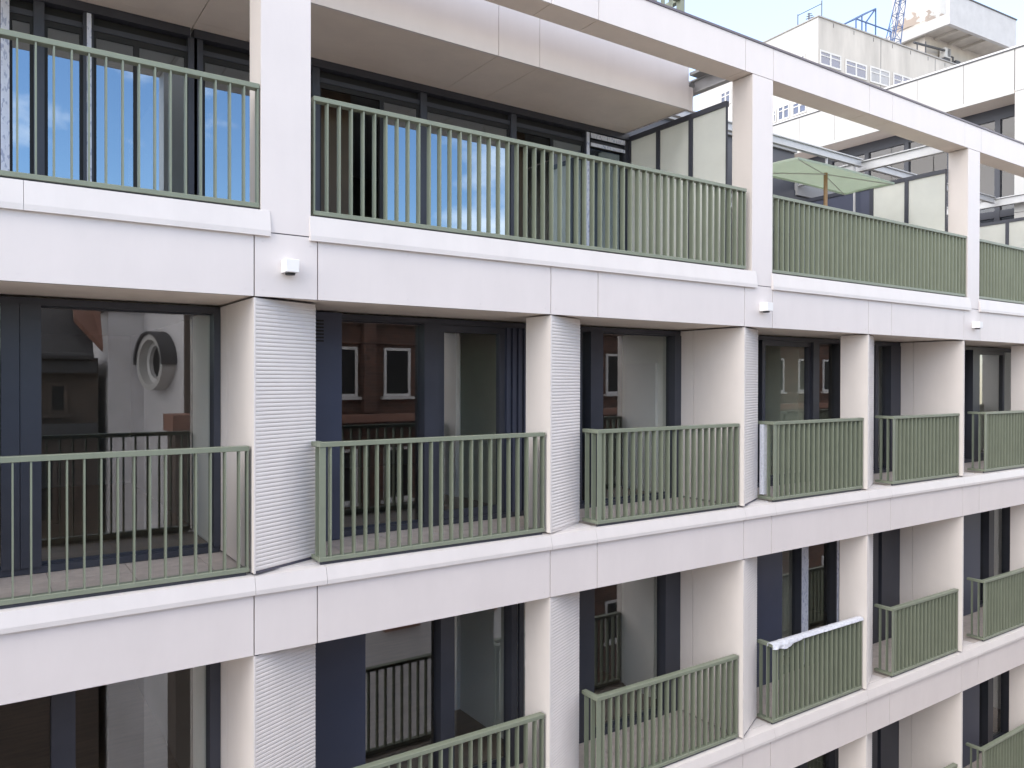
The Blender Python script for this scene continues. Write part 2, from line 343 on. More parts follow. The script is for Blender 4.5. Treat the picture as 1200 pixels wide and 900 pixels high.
# ---------------------------------------------------------------- glazing of a balcony level
GV = 1.20
def glazing(h, spec, film=()):
    """spec: list of (kind, u0, u1, top gap) along the glass line of one bay"""
    top, bot = h-.012, h-2.335
    win = part_empty('window', B)
    fr = MB(); pn = MB()
    U0 = min(s[1] for s in spec if s[0] != 'P'); U1 = max(s[2] for s in spec if s[0] != 'P')
    fr.box(U0, U1, 1.10, 1.26, top-.062, top-.004)          # head
    fr.box(U0, U1, 1.10, 1.26, bot, bot+.055)               # sill
    for s in spec:
        kd, a, b = s[:3]
        if kd == 'F':                                       # mullion
            fr.box(a, b, 1.085, 1.255, bot+.056, top-.063)
        elif kd == 'G':                                     # fixed pane in slim beads
            fr.box(a, b, 1.18, 1.22, top-.075, top-.063); fr.box(a, b, 1.18, 1.22, bot+.056, bot+.075)
            pn.box(a+.004, b-.004, GV, GV+.012, bot+.076, top-.076)
        elif kd == 'D':                                     # door leaf: sash round the pane
            w = .075
            fr.box(a, a+w, 1.125, 1.20, bot+.057, top-.064); fr.box(b-w, b, 1.125, 1.20, bot+.057, top-.064)
            fr.box(a+w, b-w, 1.125, 1.20, top-.145, top-.064); fr.box(a+w, b-w, 1.125, 1.20, bot+.057, bot+.15)
            pn.box(a+w+.003, b-w-.003, 1.168, 1.18, bot+.159, top-.154)
        elif kd == 'P':                                     # dark cladding panel standing proud of the glass
            dk = MB(); dk.box(a, b, 1.0, 1.25, bot, top-.002); dk.build('infill_panel', 'dark', win)
        elif kd == 'L':                                     # ribbed dark infill
            dk = MB(); dk.box(a, b, 1.14, 1.25, bot, top-.064); u = a+.02
            while u < b-.05: dk.box(u, u+.05, 1.105, 1.139, bot+.003, top-.066); u += .085
            dk.build('infill_panel', 'dark', win)
    fr.build('frame', 'frame', win); pn.build('pane', 'glass', win)
    for (a, b, kind) in film:
        f = MB(); f.box(a, b, 1.078, 1.084, bot+.06, top-.07); f.build('protective_film', 'pfilm', win)
    return win
A1 = [('G', -6.4, -5.72), ('F', -5.72, -5.6), ('G', -5.6, -5.12), ('F', -5.12, -4.99), ('F', -4.985, -4.835), ('G', -4.835, -3.44), ('F', -3.44, -3.385)]
A2 = [('P', -2.80, -2.205), ('G', -2.165, -1.205), ('F', -1.205, -1.01), ('D', -1.01, -.11), ('L', -.11, .95)]
A3 = [('F', .95, 1.05), ('G', 1.05, 1.195), ('F', 1.195, 1.40), ('G', 1.40, 2.715), ('F', 2.715, 2.84)]
A4 = [('G', 3.5, 4.6), ('D', 4.66, 5.9), ('F', 5.9, 6.06), ('G', 6.06, 6.66), ('F', 6.66, 6.8), ('G', 6.8, 7.7), ('F', 7.7, 7.8)]
A5 = [('G', 7.8, 8.2), ('F', 8.2, 8.52)]
A6 = [('G', 9.2, 11.15), ('F', 11.2, 11.48), ('D', 11.48, 12.65), ('G', 12.7, 13.5), ('F', 13.5, 13.6)]
B1 = [('G', -6.4, -4.765), ('F', -4.765, -4.586), ('G', -4.586, -3.475), ('F', -3.475, -3.385)]
B2 = [('P', -2.80, -1.94), ('G', -1.94, -.993), ('F', -.993, -.815), ('G', -.815, -.03), ('F', -.03, .05), ('F', .09, .15), ('G', .15, 1.0)]
B3 = [('F', 1.0, 1.09), ('F', 1.09, 1.265), ('G', 1.265, 2.55), ('F', 2.55, 2.69), ('F', 2.69, 2.84)]
B4 = [('P', 3.5, 5.0), ('G', 5.05, 5.6), ('F', 5.6, 5.79), ('G', 5.79, 6.55), ('F', 6.55, 6.80), ('G', 6.8, 7.6)]
B5 = [('F', 7.6, 7.82), ('G', 7.82, 7.93), ('F', 7.93, 8.17), ('F', 8.17, 8.52)]
B6 = [('P', 9.2, 11.36), ('G', 11.4, 11.92), ('F', 11.92, 12.14), ('G', 12.14, 12.87), ('F', 12.87, 13.24), ('G', 13.24, 14.2)]
for spec in (A1, A2, A3, A4, A5, A6): glazing(0, spec)
for spec, film in ((B1, ()), (B2, ()), (B3, ()), (B4, ((5.61, 5.78, 1), (6.57, 6.62, 1))), (B5, ()), (B6, ())): glazing(-3, spec, film)
for spec in (B1, B2, B3, B4, B5, B6): glazing(-6, spec)
# vent louvre in the dark panel of the second balcony
lv = MB()
for i in range(7): lv.box(-2.79, -2.40, .992, .9995, -.315+i*.034, -.298+i*.034)
lv.build('vent_louvre', 'black', B)
# the tilted leaf standing ajar in the lower second balcony: a light gap strip
mb = MB(); mb.box(.052, .088, 1.13, 1.2, -5.25, -3.1); mb.build('door_edge', 'wall_in', B)

# ---------------------------------------------------------------- rooms behind the glass
for k in range(3):
    h = -3*k; room = part_empty('room', B)
    fl = MB(); fl.box(UL, UR, 1.41, 7.0, h-2.5, h-2.34); fl.build('room_floor', 'wood_in', room)
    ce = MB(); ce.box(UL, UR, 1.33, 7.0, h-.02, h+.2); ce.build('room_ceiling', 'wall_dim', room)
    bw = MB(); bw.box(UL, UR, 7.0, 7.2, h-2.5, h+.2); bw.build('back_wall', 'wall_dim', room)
    w = MB()
    for u0 in (-3.375, 2.846, 8.53): w.box(u0+.002, u0+.45, 1.37, 2.3, h-2.338, h-.022)
    w.build('partition_wall', 'wall_in', room)
    w = MB()
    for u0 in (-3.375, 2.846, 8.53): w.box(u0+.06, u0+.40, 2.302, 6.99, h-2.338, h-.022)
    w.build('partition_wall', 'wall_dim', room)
    w = MB(); w.box(.30, .46, 1.37, 2.85, h-2.338, h-.022); w.box(5.9, 6.06, 1.37, 2.7, h-2.338, h-.022); w.box(11.9, 12.0, 1.37, 2.6, h-2.338, h-.022)
    w.build('partition_wall', mat('pale_green_grey_plaster', (.62, .64, .52), .9) if k == 0 else 'wall_in', room)
    w = MB(); w.box(.22, .46, 2.852, 3.25, h-2.338, h-.022); w.box(5.75, 6.06, 2.702, 3.1, h-2.338, h-.022); w.build('room_column', 'white', room)
    d = MB(); d.box(2.80, 2.845, 1.55, 2.2, h-2.33, h-.45); d.build('interior_door', 'white', room)

# ---------------------------------------------------------------- mass of the building below, behind and above
mb = MB(); mb.box(UL, UR, .1, 12, -H0, -9.0); mb.box(UL, UR, 7.21, 12, -8.99, .45); mb.box(UL-.2, UL-.002, 0, 12, -H0, .45); mb.build('outer_wall', 'panel', B)
mb = MB(); mb.box(UL, UR, .11, 12, .21, .44); mb.build('terrace_slab', 'concrete', B)
t = MB(); u = UL
while u < UR-.1:
    for i in range(6):
        v = .15+.6*i
        t.box(u+.003, min(u+.597, UR), v+.003, v+.597, .445, .47)
    u += .6
t.build('terrace_paving', 'tile', B)

# roof posts and frame beam
for (a, b) in POSTS+[(14.3, 14.72)]:
    mb = MB(); mb.box(a+.012, b-.012, .012, .318, .47, 3.27); po = mb.build('post', 'joint', B)
    p = MB(); p.box(a, b, 0, .011, .545, 3.272); p.build('front_panel', 'panel', po)
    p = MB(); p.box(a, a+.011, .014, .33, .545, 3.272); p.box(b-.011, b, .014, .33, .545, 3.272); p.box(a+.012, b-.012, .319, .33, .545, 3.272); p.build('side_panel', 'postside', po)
mb = MB(); ub = MB(); core = MB()
ed = [UL]+JO+[UR+.4]
core.box(UL, UR+.4, .02, .335, 3.292, 3.69); bo = core.build('frame_beam', 'joint', B)
for a, b in zip(ed, ed[1:]):
    mb.box(a+.004, b-.004, 0, .018, 3.28, 3.692); ub.box(a+.004, b-.004, .022, .35, 3.282, 3.291)
mb.build('beam_face', 'panel', bo); ub.build('beam_soffit', 'soffit', bo)
mb = MB(); mb.box(UL, UR+.4, -.012, .36, 3.694, 3.722); mb.build('beam_cap', mat('dark_coping', (.10, .085, .11), .4), bo)

# roof overhang above the left two terraces
OV, OE = .92, 2.80
mb = MB(); ed = [UL, -6.5, -5.95, -3.4, -2.83, -.34, .245, OE]
for a, b in zip(ed, ed[1:]):
    mb.box(a+.004, b-.004, OV, OV+.03, 3.03, 3.93)
ov = mb.build('roof_overhang', 'panel', B)
mb = MB(); mb.box(OE-.03, OE-.002, OV+.031, 3.2, 3.03, 3.93); mb.box(OE, OE+.10, OV+.02, OV+.05, 3.03, 3.36); mb.build('end_panel', 'panel', ov)
mb = MB()
for a, b in zip(ed, ed[1:]):
    mb.box(a+.004, min(b-.004, OE-.04), OV+.033, 2.02, 3.034, 3.05); mb.box(a+.004, min(b-.004, OE-.04), 2.024, 2.24, 3.034, 3.05)
mb.build('overhang_soffit', 'soffit', ov)
mb = MB(); mb.box(UL, OE-.05, OV+.04, 12, 3.06, 3.9); mb.build('roof_slab', 'roof', ov)

# top-floor glazing
def top_glazing(u0, u1, mull, doors, openings, film, v=2.25, bot=.47):
    win = part_empty('window', B); fr = MB(); pn = MB(); bl = MB()
    fr.box(u0, u1, v-.06, v+.10, 2.945, 3.032); fr.box(u0, u1, v, v+.08, 2.795, 2.85); fr.box(u0, u1, v-.03, v+.10, bot, bot+.07)
    bl.box(u0, u1, v+.06, v+.09, 2.851, 2.944)
    for m in mull: fr.box(m-.045, m+.045, v-.03, v+.08, bot+.071, 2.944)
    ms = sorted(mull)
    for a, b in zip(ms, ms[1:]):
        a += .046; b -= .046
        cuts = [a]+[d for d in doors if a < d < b]+[b]
        for p, q in zip(cuts, cuts[1:]):
            w = .028
            bl.box(p, q, v+.01, v+.05, 2.735, 2.794); bl.box(p, q, v+.01, v+.05, bot+.071, bot+.13)
            bl.box(p, p+w, v+.01, v+.05, bot+.131, 2.734); bl.box(q-w, q, v+.01, v+.05, bot+.131, 2.734)
            if not any(p < o < q for o in openings): pn.box(p+w+.002, q-w-.002, v+.025, v+.037, bot+.132, 2.733)
    fr.build('frame', 'frame', win); bl.build('sash', 'black', win); pn.build('pane', 'glass_sky', win)
    for (a, b, z0, z1) in film:
        f = MB(); f.box(a, b, v-.045, v-.034, z0, z1); f.build('protective_film', 'pfilm', win)
top_glazing(-9.2, -3.42, [-9.1, -7.6, -6.2, -5.08, -4.79, -4.37, -3.93+.02, -3.36-.06][:6]+[-3.39], [-3.93], [], [(-5.10, -5.03, .55, 2.94), (-4.385, -4.345, .55, 2.94)])
top_glazing(-3.38, 2.88, [-3.33, -2.03, -.62, .765, 2.08, 2.84], [-1.18, 1.45], [-1.5, 1.0], [(2.13, 2.80, 2.86, 2.93), (2.13, 2.80, 2.74, 2.79), (2.05, 2.10, .6, 2.93)])
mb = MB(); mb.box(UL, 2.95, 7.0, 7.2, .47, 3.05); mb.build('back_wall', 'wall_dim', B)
mb = MB(); mb.box(-3.35, -3.15, 2.36, 6.99, .475, 3.05); mb.box(2.75, 2.95, 2.36, 6.99, .475, 3.05); mb.build('partition_wall', 'wall_in', B)
for a, b in ((-2.0, -1.28), (.8, 1.5)):
    mb = MB(); mb.box(a, b, 3.0, 3.06, .475, 3.05); mb.build('wardrobe_board', 'brown_in', B)

# set-back storey behind the open terraces on the right
mb = MB(); mb.box(2.96, 8.7, 3.40, 12, 4.02, 4.14); mb.box(8.701, UR, 3.40, 12, 3.15, 3.42); mb.box(2.96, UR, 7.0, 7.2, .47, 3.14); sb = mb.build('setback_roof', 'roof', B)
mb = MB(); fr = MB(); pn = MB()
fr.box(2.97, 8.69, 3.44, 3.56, 2.95, 3.25); fr.box(2.97, 8.69, 3.46, 3.56, 3.251, 4.019); fr.box(8.691, 14.2, 3.44, 3.56, 2.95, 3.145); fr.box(2.97, 14.2, 3.44, 3.56, .47, .6); fr.box(2.97, 14.2, 3.42, 3.56, 2.30, 2.42)
u = 3.0
while u < 14.1:
    fr.box(u, u+.09, 3.43, 3.56, .601, 2.949); pn.box(u+.1, u+1.0, 3.5, 3.512, .601, 2.949); u += 1.12
w = part_empty('window', B); fr.build('frame', 'frame', w); pn.build('pane', 'glass', w)
# steel pergola: joists back from the posts, edge channel
def ibeam(mb, p0, p1, axis, h0, h1, w=.1):
    if axis == 'v':
        u, (a, b) = p0, p1
        mb.box(u-w/2, u+w/2, a, b, h0, h0+.018); mb.box(u-w/2, u+w/2, a, b, h1-.018, h1); mb.box(u-.008, u+.008, a, b, h0+.019, h1-.019)
    else:
        v, (a, b) = p0, p1
        mb.box(a, b, v-w/2, v+w/2, h0, h0+.018); mb.box(a, b, v-w/2, v+w/2, h1-.018, h1); mb.box(a, b, v-.008, v+.008, h0+.019, h1-.019)
for u in (8.76, 14.15, 3.05):
    mb = MB(); ibeam(mb, u, (.36, 3.39), 'v', 3.335, 3.525); mb.build('steel_joist', 'steel', B)
for a, b in ((3.12, 8.69), (8.84, 14.08)):
    mb = MB(); ibeam(mb, 1.98, (a, b), 'u', 3.40, 3.55, .08); mb.build('edge_channel', 'steel', B)
for u in (7.56, 8.46):
    mb = MB(); mb.box(u, u+.032, 1.965, 1.998, .47, 3.398); mb.build('steel_stanchion', 'steel', B)
# gutter tucked in the gap beside the overhang
mb = MB(); mb.tube((2.93, .98, 3.42), (2.93, 3.1, 3.42), .05, 10); mb.box(2.84, 3.0, .40, .95, 3.52, 3.56); mb.build('gutter_pipe', 'roof', B)

# ================================================================ RAILINGS
PITCH, BW, BD = .1133, .012, .066
def railing(name, label, u0, u1, htop, hbot, vf, ret, group, start=None, vend=None):
    t = thing(name, label, 'railing', (u0+u1)/2, vf, hbot, group)
    d = BD
    hr = MB(); br = MB(); bars = MB()
    hr.box(u0, u1, vf-.006, vf+d+.006, htop-.042, htop)
    br.box(u0, u1, vf-.003, vf+d+.003, hbot, hbot+.038)
    if ret:
        hr.box(u0, u0+.066, vf+d+.0065, vf+ret, htop-.042, htop); br.box(u0, u0+.066, vf+d+.0035, vf+ret, hbot, hbot+.038)
        # corner bar turned across and bars on the return
        bars.box(u0+.004, u0+.062, vf+.002, vf+.014, hbot+.0385, htop-.0425)
        v = vf+.10
        while v < vf+ret: bars.box(u0+.004, u0+.062, v, v+.012, hbot+.0385, htop-.0425); v += PITCH
        u = u0+.105
    else:
        bars.box(u0+.002, u0+.016, vf+.001, vf+d-.001, hbot+.0385, htop-.0425)
        u = u0+.118 if start is None else start
    while u < u1-.05:
        bars.box(u, u+BW, vf, vf+d, hbot+.0385, htop-.0425); u += PITCH
    bars.box(u1-.02, u1-.006, vf+.001, vf+d-.001, hbot+.0385, htop-.0425)
    hr.build('handrail', 'rail', t, bevel=.003); br.build('bottom_rail', 'rail', t, bevel=.003); bars.build('bar_infill', 'rail', t)
    ft = MB(); ft.box(u0+.02, u1-.02, vf+.022, vf+.045, hbot-.036, hbot-.0005); ft.build('gap_shade_strip', 'frame', t)  # dark strip imitating the shaded gap between bottom rail and ledge
    return t
G1 = 'sage green railings on the terrace parapet'; G2 = 'sage green railings of the recessed balconies'
railing('balcony_railing', 'sage green terrace railing at the upper left, before windows reflecting deep blue sky', POSTS[0][1]+.03, -3.325, 1.777, .742, .02, 0, G1, start=-9.12)
railing('balcony_railing', 'longest sage green terrace railing, between the first and second white roof posts', -2.86, 2.90, 1.777, .742, .02, 0, G1, start=-2.735)
railing('balcony_railing', 'sage green terrace railing in front of the pale green parasol', 3.43, 8.64, 1.777, .742, .02, 0, G1)
railing('balcony_railing', 'sage green terrace railing right of the third white roof post', 9.08, 14.2, 1.777, .742, .02, 0, G1)
BAYS = [(-6.35+.48, -3.40, 0), (-2.795, -.31, .20), (.42, 2.815, .27), (3.52, 5.63, .26), (6.45, 8.50, .30), (9.42, 11.32, .3), (12.1, 14.2, .3)]
NAME = ['sage green balcony railing left of the first ribbed column, below the round porthole reflection',
        'sage green balcony railing in front of the door reflecting a brick house',
        'sage green railing on the upper balcony row, between second and third ribbed columns',
        'sage green balcony railing with a pale film-wrapped end post, upper balcony row',
        'narrow sage green balcony railing, fifth from the left on the upper balcony row',
        'sage green balcony railing cut by the right edge, on the upper balcony row', None]
protos = []
for (u0, u1, ret), nm in zip(BAYS, NAME):
    protos.append(railing('balcony_railing', nm or 'sage green balcony railing beyond the right edge', u0, u1, -1.252, -2.309, .052, ret, G2))
LOW = {1: 'sage green balcony railing cut by the bottom edge, beside the big dark blue panel',
       2: 'sage green balcony railing at the bottom centre, its corner return seen from above',
       3: 'sage green balcony railing with milky plastic film over its handrail, lower balcony row',
       4: 'narrow sage green balcony railing right of the film-draped one, lower balcony row',
       5: 'sage green balcony railing cut by the right edge, on the lower balcony row'}
for i, lb in LOW.items():
    c = copy_tree(protos[i], Vector(protos[i].location)-Vector((0, 0, 3))); c['label'] = lb
LOW3 = {4: 'sage green balcony railing of which only a top corner shows at the bottom edge',
        5: 'sage green balcony railing in the bottom right corner of the photo'}
for i, lb in LOW3.items():
    c = copy_tree(protos[i], Vector(protos[i].location)-Vector((0, 0, 6))); c['label'] = lb
# film wrapped round the end post of the fourth railing
fm = MB(); fm.box(3.517, 3.588, .215, .28, -2.25, -1.296); tag(fm.build('protective_film', 'film', None, (3.55, .2, H0-2.25)), 'pale bluish plastic film wrapped round a railing end post, upper balcony row', 'plastic film', 'plastic film on railings')
# plastic film draped over one handrail
fm = MB(); random.seed(3); n = 44; h = -4.25
rows = [(-.010, -.058), (-.012, -.03), (-.008, .007), (.034, .012), (.078, .007), (.082, -.04)]
grid = []
for i in range(n+1):
    u = 3.50+2.13*i/n
    sag = .010*math.sin(i*.9)+random.uniform(-.005, .005); e = max(0, 1-i/9)*.05*math.sin(i*1.3)
    grid.append([fm.bm.verts.new((u, .052+a+(-abs(sag) if j < 2 else 0)-(e*.5 if j == 0 else 0), H0+h-.002+b+(sag*.4 if j in (0, 5) else abs(sag)*.3)+(-.03*math.sin(min(1, i/14)*math.pi) if j == 0 and i < 14 else 0)+(.03 if j == 0 and i > 8 else 0))) for j, (a, b) in enumerate(rows)])
for i in range(n):
    for j in range(len(rows)-1): fm.bm.faces.new((grid[i][j], grid[i+1][j], grid[i+1][j+1], grid[i][j+1]))
fo = fm.build('protective_film', 'film', None, (4.5, .05, H0-4.25)); md = fo.modifiers.new('thickness', 'SOLIDIFY'); md.thickness = .003
tag(fo, 'milky plastic film draped along the handrail of a balcony on the lower row', 'plastic film', 'plastic film on railings')

# ================================================================ WALL LAMPS
def wall_lamp(u, label):
    t = thing('wall_lamp', label, 'lamp', u, 0, .20, 'white cube lamps on the upper cladding band')
    b = MB(); b.box(u-.058, u+.058, -.135, -.002, .205, .315); b.build('housing', 'white', t, bevel=.004)
    b = MB(); b.tube((u+.0, -.07, .188), (u, -.07, .2045), .040, 14, .044); b.build('lens', 'black', t)
    return t
for u, lb in ((-3.095, 'small white cube lamp under the first roof post, above the widest ribbed column'), (3.19, 'small white cube lamp on the band under the second roof post'), (8.85, 'small white cube lamp on the band under the third roof post')): wall_lamp(u, lb)

# ================================================================ PRIVACY SCREENS
def screen(u, label, cuts, solid, vb, htop=2.985):
    t = thing('privacy_screen', label, 'privacy screen', u, 1.3, .47, 'frosted screens between the terraces')
    fr = MB(); fr.box(u-.03, u+.03, .335, vb, htop-.07, htop); fr.box(u-.03, u+.03, .335, vb, .47, .53)
    for a in cuts:
        q = .008 if a < .4 else .035
        fr.box(u-(.014 if a < .4 else .03), u+(.014 if a < .4 else .03), a-q, a+q, .531, htop-.071)
    fr.build('frame', 'frame', t)
    for a, b in zip(cuts, cuts[1:]):
        p = MB(); p.box(u-.012, u+.012, a+(.01 if a < .4 else .037), b-.037, .533, htop-.073)
        p.build('screen_panel', 'frostT' if (a, b) not in solid else 'dark', t)
    return t
screen(2.90, 'frosted white screen with dark frame behind the second roof post, under the overhang', [.345, .96, 1.59, 2.2], [], 2.24, 3.0)
screen(8.60, 'frosted white screen with a solid dark rear panel, right of the parasol', [.345, 1.03, 1.70, 3.38], [(1.70, 3.38)], 3.41)
screen(14.1, 'frosted screen at the far right terrace end', [.345, 1.03, 1.70, 3.38], [], 3.41)

# ================================================================ PARASOL
pu, pv, ph = 6.47, 1.30, 2.80
t = thing('parasol', 'pale green square parasol on a round wooden pole, open on the right terrace', 'parasol', pu, pv, .47)
mb = MB(); mb.tube((pu+.06, pv, .52), (pu+.06, pv, 2.81), .032, 14); mb.build('pole', 'wood', t)
mb = MB(); mb.box(pu-.3, pu+.3, pv-.3, pv+.3, .471, .53); mb.build('base', 'concrete', t, bevel=.01)
a, b, zc = 1.36, .47, 2.83
cn = MB(); top = [(-a, -b), (a, -b), (a, b), (-a, b)]; NS = 6
rings = []
for r_ in range(NS+1):
    f = r_/NS; ring = []
    for s in range(4):
        for q in range(4):
            x0, y0 = top[s]; x1, y1 = top[(s+1) % 4]; w = q/4
            x = (x0+(x1-x0)*w)*f; y = (y0+(y1-y0)*w)*f
            sag = .035*math.sin(w*math.pi)*f
            ring.append(cn.bm.verts.new((pu+x, pv+y, H0+zc-.09*f-(.02*math.sin(f*math.pi))+sag*.5)))
    rings.append(ring)
for r_ in range(1, NS):
    for i in range(16): cn.bm.faces.new((rings[r_][i], rings[r_][(i+1) % 16], rings[r_+1][(i+1) % 16], rings[r_+1][i]))
ctr = cn.bm.verts.new((pu, pv, H0+zc))
for i in range(16): cn.bm.faces.new((ctr, rings[1][i], rings[1][(i+1) % 16]))
for v in rings[0]: cn.bm.verts.remove(v)
for i in range(16):                                     # short valance
    v0, v1 = rings[NS][i], rings[NS][(i+1) % 16]
    w0 = cn.bm.verts.new(v0.co-Vector((0, 0, .035))); w1 = cn.bm.verts.new(v1.co-Vector((0, 0, .035))); cn.bm.faces.new((v0, v1, w1, w0))
co = cn.build('canopy', 'canvas', t); md = co.modifiers.new('thickness', 'SOLIDIFY'); md.thickness = .003
for sx, sy in ((-1, -1), (1, -1), (1, 1), (-1, 1)):
    mb = MB(); mb.tube((pu, pv, zc-.045), (pu+sx*a*.97, pv+sy*b*.97, zc-.125), .009, 6); mb.build('rib', 'acgrey', t)

# ================================================================ ROOF RAILING ABOVE
t = thing('roof_railing', 'short green-grey railing end on the roof above the overhang, against the sky', 'railing', 2.7, 1.5, 3.93)
mb = MB(); mb.box(2.66, 2.74, .95, 6, 4.52, 4.58); mb.box(-9, 2.655, .95, 1.03, 4.52, 4.58); mb.build('handrail', 'rail', t)
mb = MB(); mb.box(2.66, 2.74, .95, 1.03, 3.93, 4.518); v = 1.16
while v < 6: mb.box(2.67, 2.73, v, v+.03, 3.93, 4.518); v += .18
u = 2.5
while u > -9: mb.box(u, u+.02, .96, 1.02, 3.93, 4.518); u -= .15
mb.build('bar_infill', 'rail', t)

# ================================================================ SIDE WING
UW = 14.3
Wg = thing('side_wing', 'bright white wing at right angles behind the right terraces, with dark recessed windows', 'building', 20, 5, -H0)
mb = MB(); js = [1.66, 2.78, 3.90, 5.05, 6.2, 7.33, 8.5, 9.7, 10.9, 12.1, 13.3, 14.5]
for a, b in zip(js, js[1:]): mb.box(UW, UW+.03, a+.005, b-.005, 5.90, 6.93)
mb.build('fascia_panel', 'winglight', Wg)
mb = MB(); mb.box(UW-.02, UW+14, .0, 14.6, 6.935, 6.975); mb.build('roof_coping', mat('light_coping', (.62, .62, .64), .4), Wg)
mb = MB(); mb.box(UW-.012, UW+.02, .5, 14.6, 6.905, 6.934); mb.build('coping_shadow_strip', 'slate', Wg)
mb = MB(); mb.box(UW+.031, UW+14, 1.66, 14.5, 5.98, 6.90); mb.build('roof_slab', 'roof', Wg)
mb = MB(); mb.box(UW+.002, UW+1.2, 1.66, 14.5, 5.902, 5.975); mb.build('recess_soffit', 'soffit', Wg)
mb = MB(); mb.box(UW, UW+14, .02, 1.648, 3.16, 5.93); mb.box(UW, UW+14, .02, 1.648, -H0, 3.15); mb.box(UW, UW+14, .02, 1.648, 5.94, 6.93); mb.build('corner_pier', 'winglight', Wg)
mb = MB(); mb.box(UW+.03, UW+14, 3.6, 14.5, -H0, 3.3); mb.box(UW+6, UW+14, 1.66, 14.5, 3.35, 5.95); mb.build('outer_wall', 'panel', Wg)
fr = MB(); pn = MB(); wn = part_empty('window', Wg); ue = UW+.75
fr.box(ue, ue+.1, 1.66, 14.4, 5.62, 5.90); v = 1.655
while v < 14:
    fr.box(ue-.02, ue+.1, v+.62, v+.74, .5, 5.62); pn.box(ue+.04, ue+.052, v, v+.615, .5, 5.615); pn.box(ue+.04, ue+.052, v+.745, v+1.1, .5, 5.615); v += 1.12
fr.box(ue-.01, ue+.1, 1.66, 14.4, 3.25, 3.42)
fr.build('frame', 'frame', wn); pn.build('pane', 'glass_far', wn)
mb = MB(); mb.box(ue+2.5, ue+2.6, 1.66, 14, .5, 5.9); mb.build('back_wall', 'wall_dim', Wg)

# ================================================================ BEIGE TOWER BLOCK BEHIND
ZC = 75.0
def plan(x, z):                                        # picture column and distance -> point on the ground plan
    d = F_+R2*((x-600)/FPX); p = CAM+d*z; return Vector((p.x, p.y, 0))
P0 = plan(957, ZC); ang = R(60.08)-0
ex = (Vector((F_.x, F_.y, 0)).normalized()*math.cos(ang)+Rt*math.sin(ang)).normalized(); ey = Vector((-ex.y, ex.x, 0))
XF = Matrix.Translation(P0) @ Matrix(((ex.x, ey.x, 0, 0), (ex.y, ey.y, 0, 0), (0, 0, 1, 0), (0, 0, 0, 1)))
XFi = XF.inverted()
def loc(x, y, face='f', a=0):                          # picture point -> (s along front, t depth, h) on the front (t=a) or left (s=a) face
    d = F_+R2*((x-600)/FPX)-U2*((y-450)/FPX); o = XFi @ Vector((CAM.x, CAM.y, 0)); dd = XFi.to_3x3() @ Vector((d.x, d.y, 0))
    k = (a-o.y)/dd.y if face == 'f' else (a-o.x)/dd.x
    return (o.x+dd.x*k, o.y+dd.y*k, CAM.z-H0+d.z*k)
HT = loc(957, 19)[2]
T = thing('tower_block', 'weathered beige block with white-framed windows and a cantilevered top box, far behind', 'building', P0.x, P0.y, -H0)
mb = MB(); mb.box(0, 40, 0, 16, -H0, HT-.02); mb.build('front_wall', 'beige', T, xf=XF)
mb = MB(); mb.box(-.02, -.001, -.02, 16, -H0, HT-.03); mb.build('lit_side_wall', 'winglight', T, xf=XF)  # sunlit side painted in as a whiter skin than the beige front
mb = MB(); mb.box(-.12, 40, -.12, 16.1, HT, HT+.12); mb.build('roof_coping', 'concrete', T, xf=XF)
mb = MB()
for i in range(9): s = 2.2+i*3.1; mb.box(s, s+.04, -.03, -.001, HT-.55, HT-.15)
for s in (9.6, 19): mb.box(s, s+.05, -.02, -.001, HT-9, HT-.1)
mb.build('wall_scupper', 'slate', T, xf=XF)
PX = ZC/FPX
def far_window(s0, s1, h0, h1, face='f', open_=False):
    w = part_empty('window', T); f = MB(); p = MB(); q = .16
    def bx(mbx, a, b, d0, d1, z0, z1):
        if face == 'f': mbx.box(a, b, d0, d1, z0, z1)
        else: mbx.box(d0-.02, d1-.02, a, b, z0, z1)
    for a, b in ((s0, s0+q), (s1-q, s1), ((s0+s1)/2-q*.6, (s0+s1)/2+q*.6)): bx(f, a, b, -.09, -.021, h0, h1)
    for z, t_ in ((h0, q), (h1-q, q), (h0+(h1-h0)*.62, q*.6)): bx(f, s0+.01, s1-.01, -.085, -.022, z, z+t_)
    bx(p, s0+.02, s1-.02, -.05, -.04, h0+.02, h1-.02)
    f.build('window_frame', 'acgrey', w, xf=XF); p.build('pane', 'glass_far', w, xf=XF)
    dk = MB(); bx(dk, s0+.03, s1-.03, -.03, -.0215, h0+.03, h1-.03); dk.build('pane_backing', 'pane_backing' if not open_ else 'beige', w, xf=XF)  # sheet behind the glass
for xa, xb, ya, yb, op in ((960, 985, 58, 75.5, 0), (990, 1015, 69, 87, 0), (1019, 1042, 77, 96, 1), (1046, 1068, 85, 106, 0)):
    s0 = loc(xa, 100)[0]; s1 = loc(xb, 100)[0]; far_window(s0, s1, loc(xa, yb)[2], loc(xa, ya)[2], open_=op)
s1 = loc(1068, 85)[0]; wd = s1-loc(1046, 85)[0]
for i in range(3): far_window(s1+wd*.25+i*wd*1.25, s1+wd*1.25+i*wd*1.25, loc(1046, 106)[2], loc(1046, 85)[2])
for xa, xb, yt, yb in ((935.5, 944, 63, 76), (845, 857, 104, 121), (903, 910.5, 128, 143), (912, 926, 120.5, 138), (929, 946, 115, 131)):
    t0 = loc(xb, 90, 's', 0)[1]; t1 = loc(xa, 90, 's', 0)[1]
    far_window(t0, t1, loc(xb, yb, 's', 0)[2], loc(xb, yt, 's', 0)[2], 's')
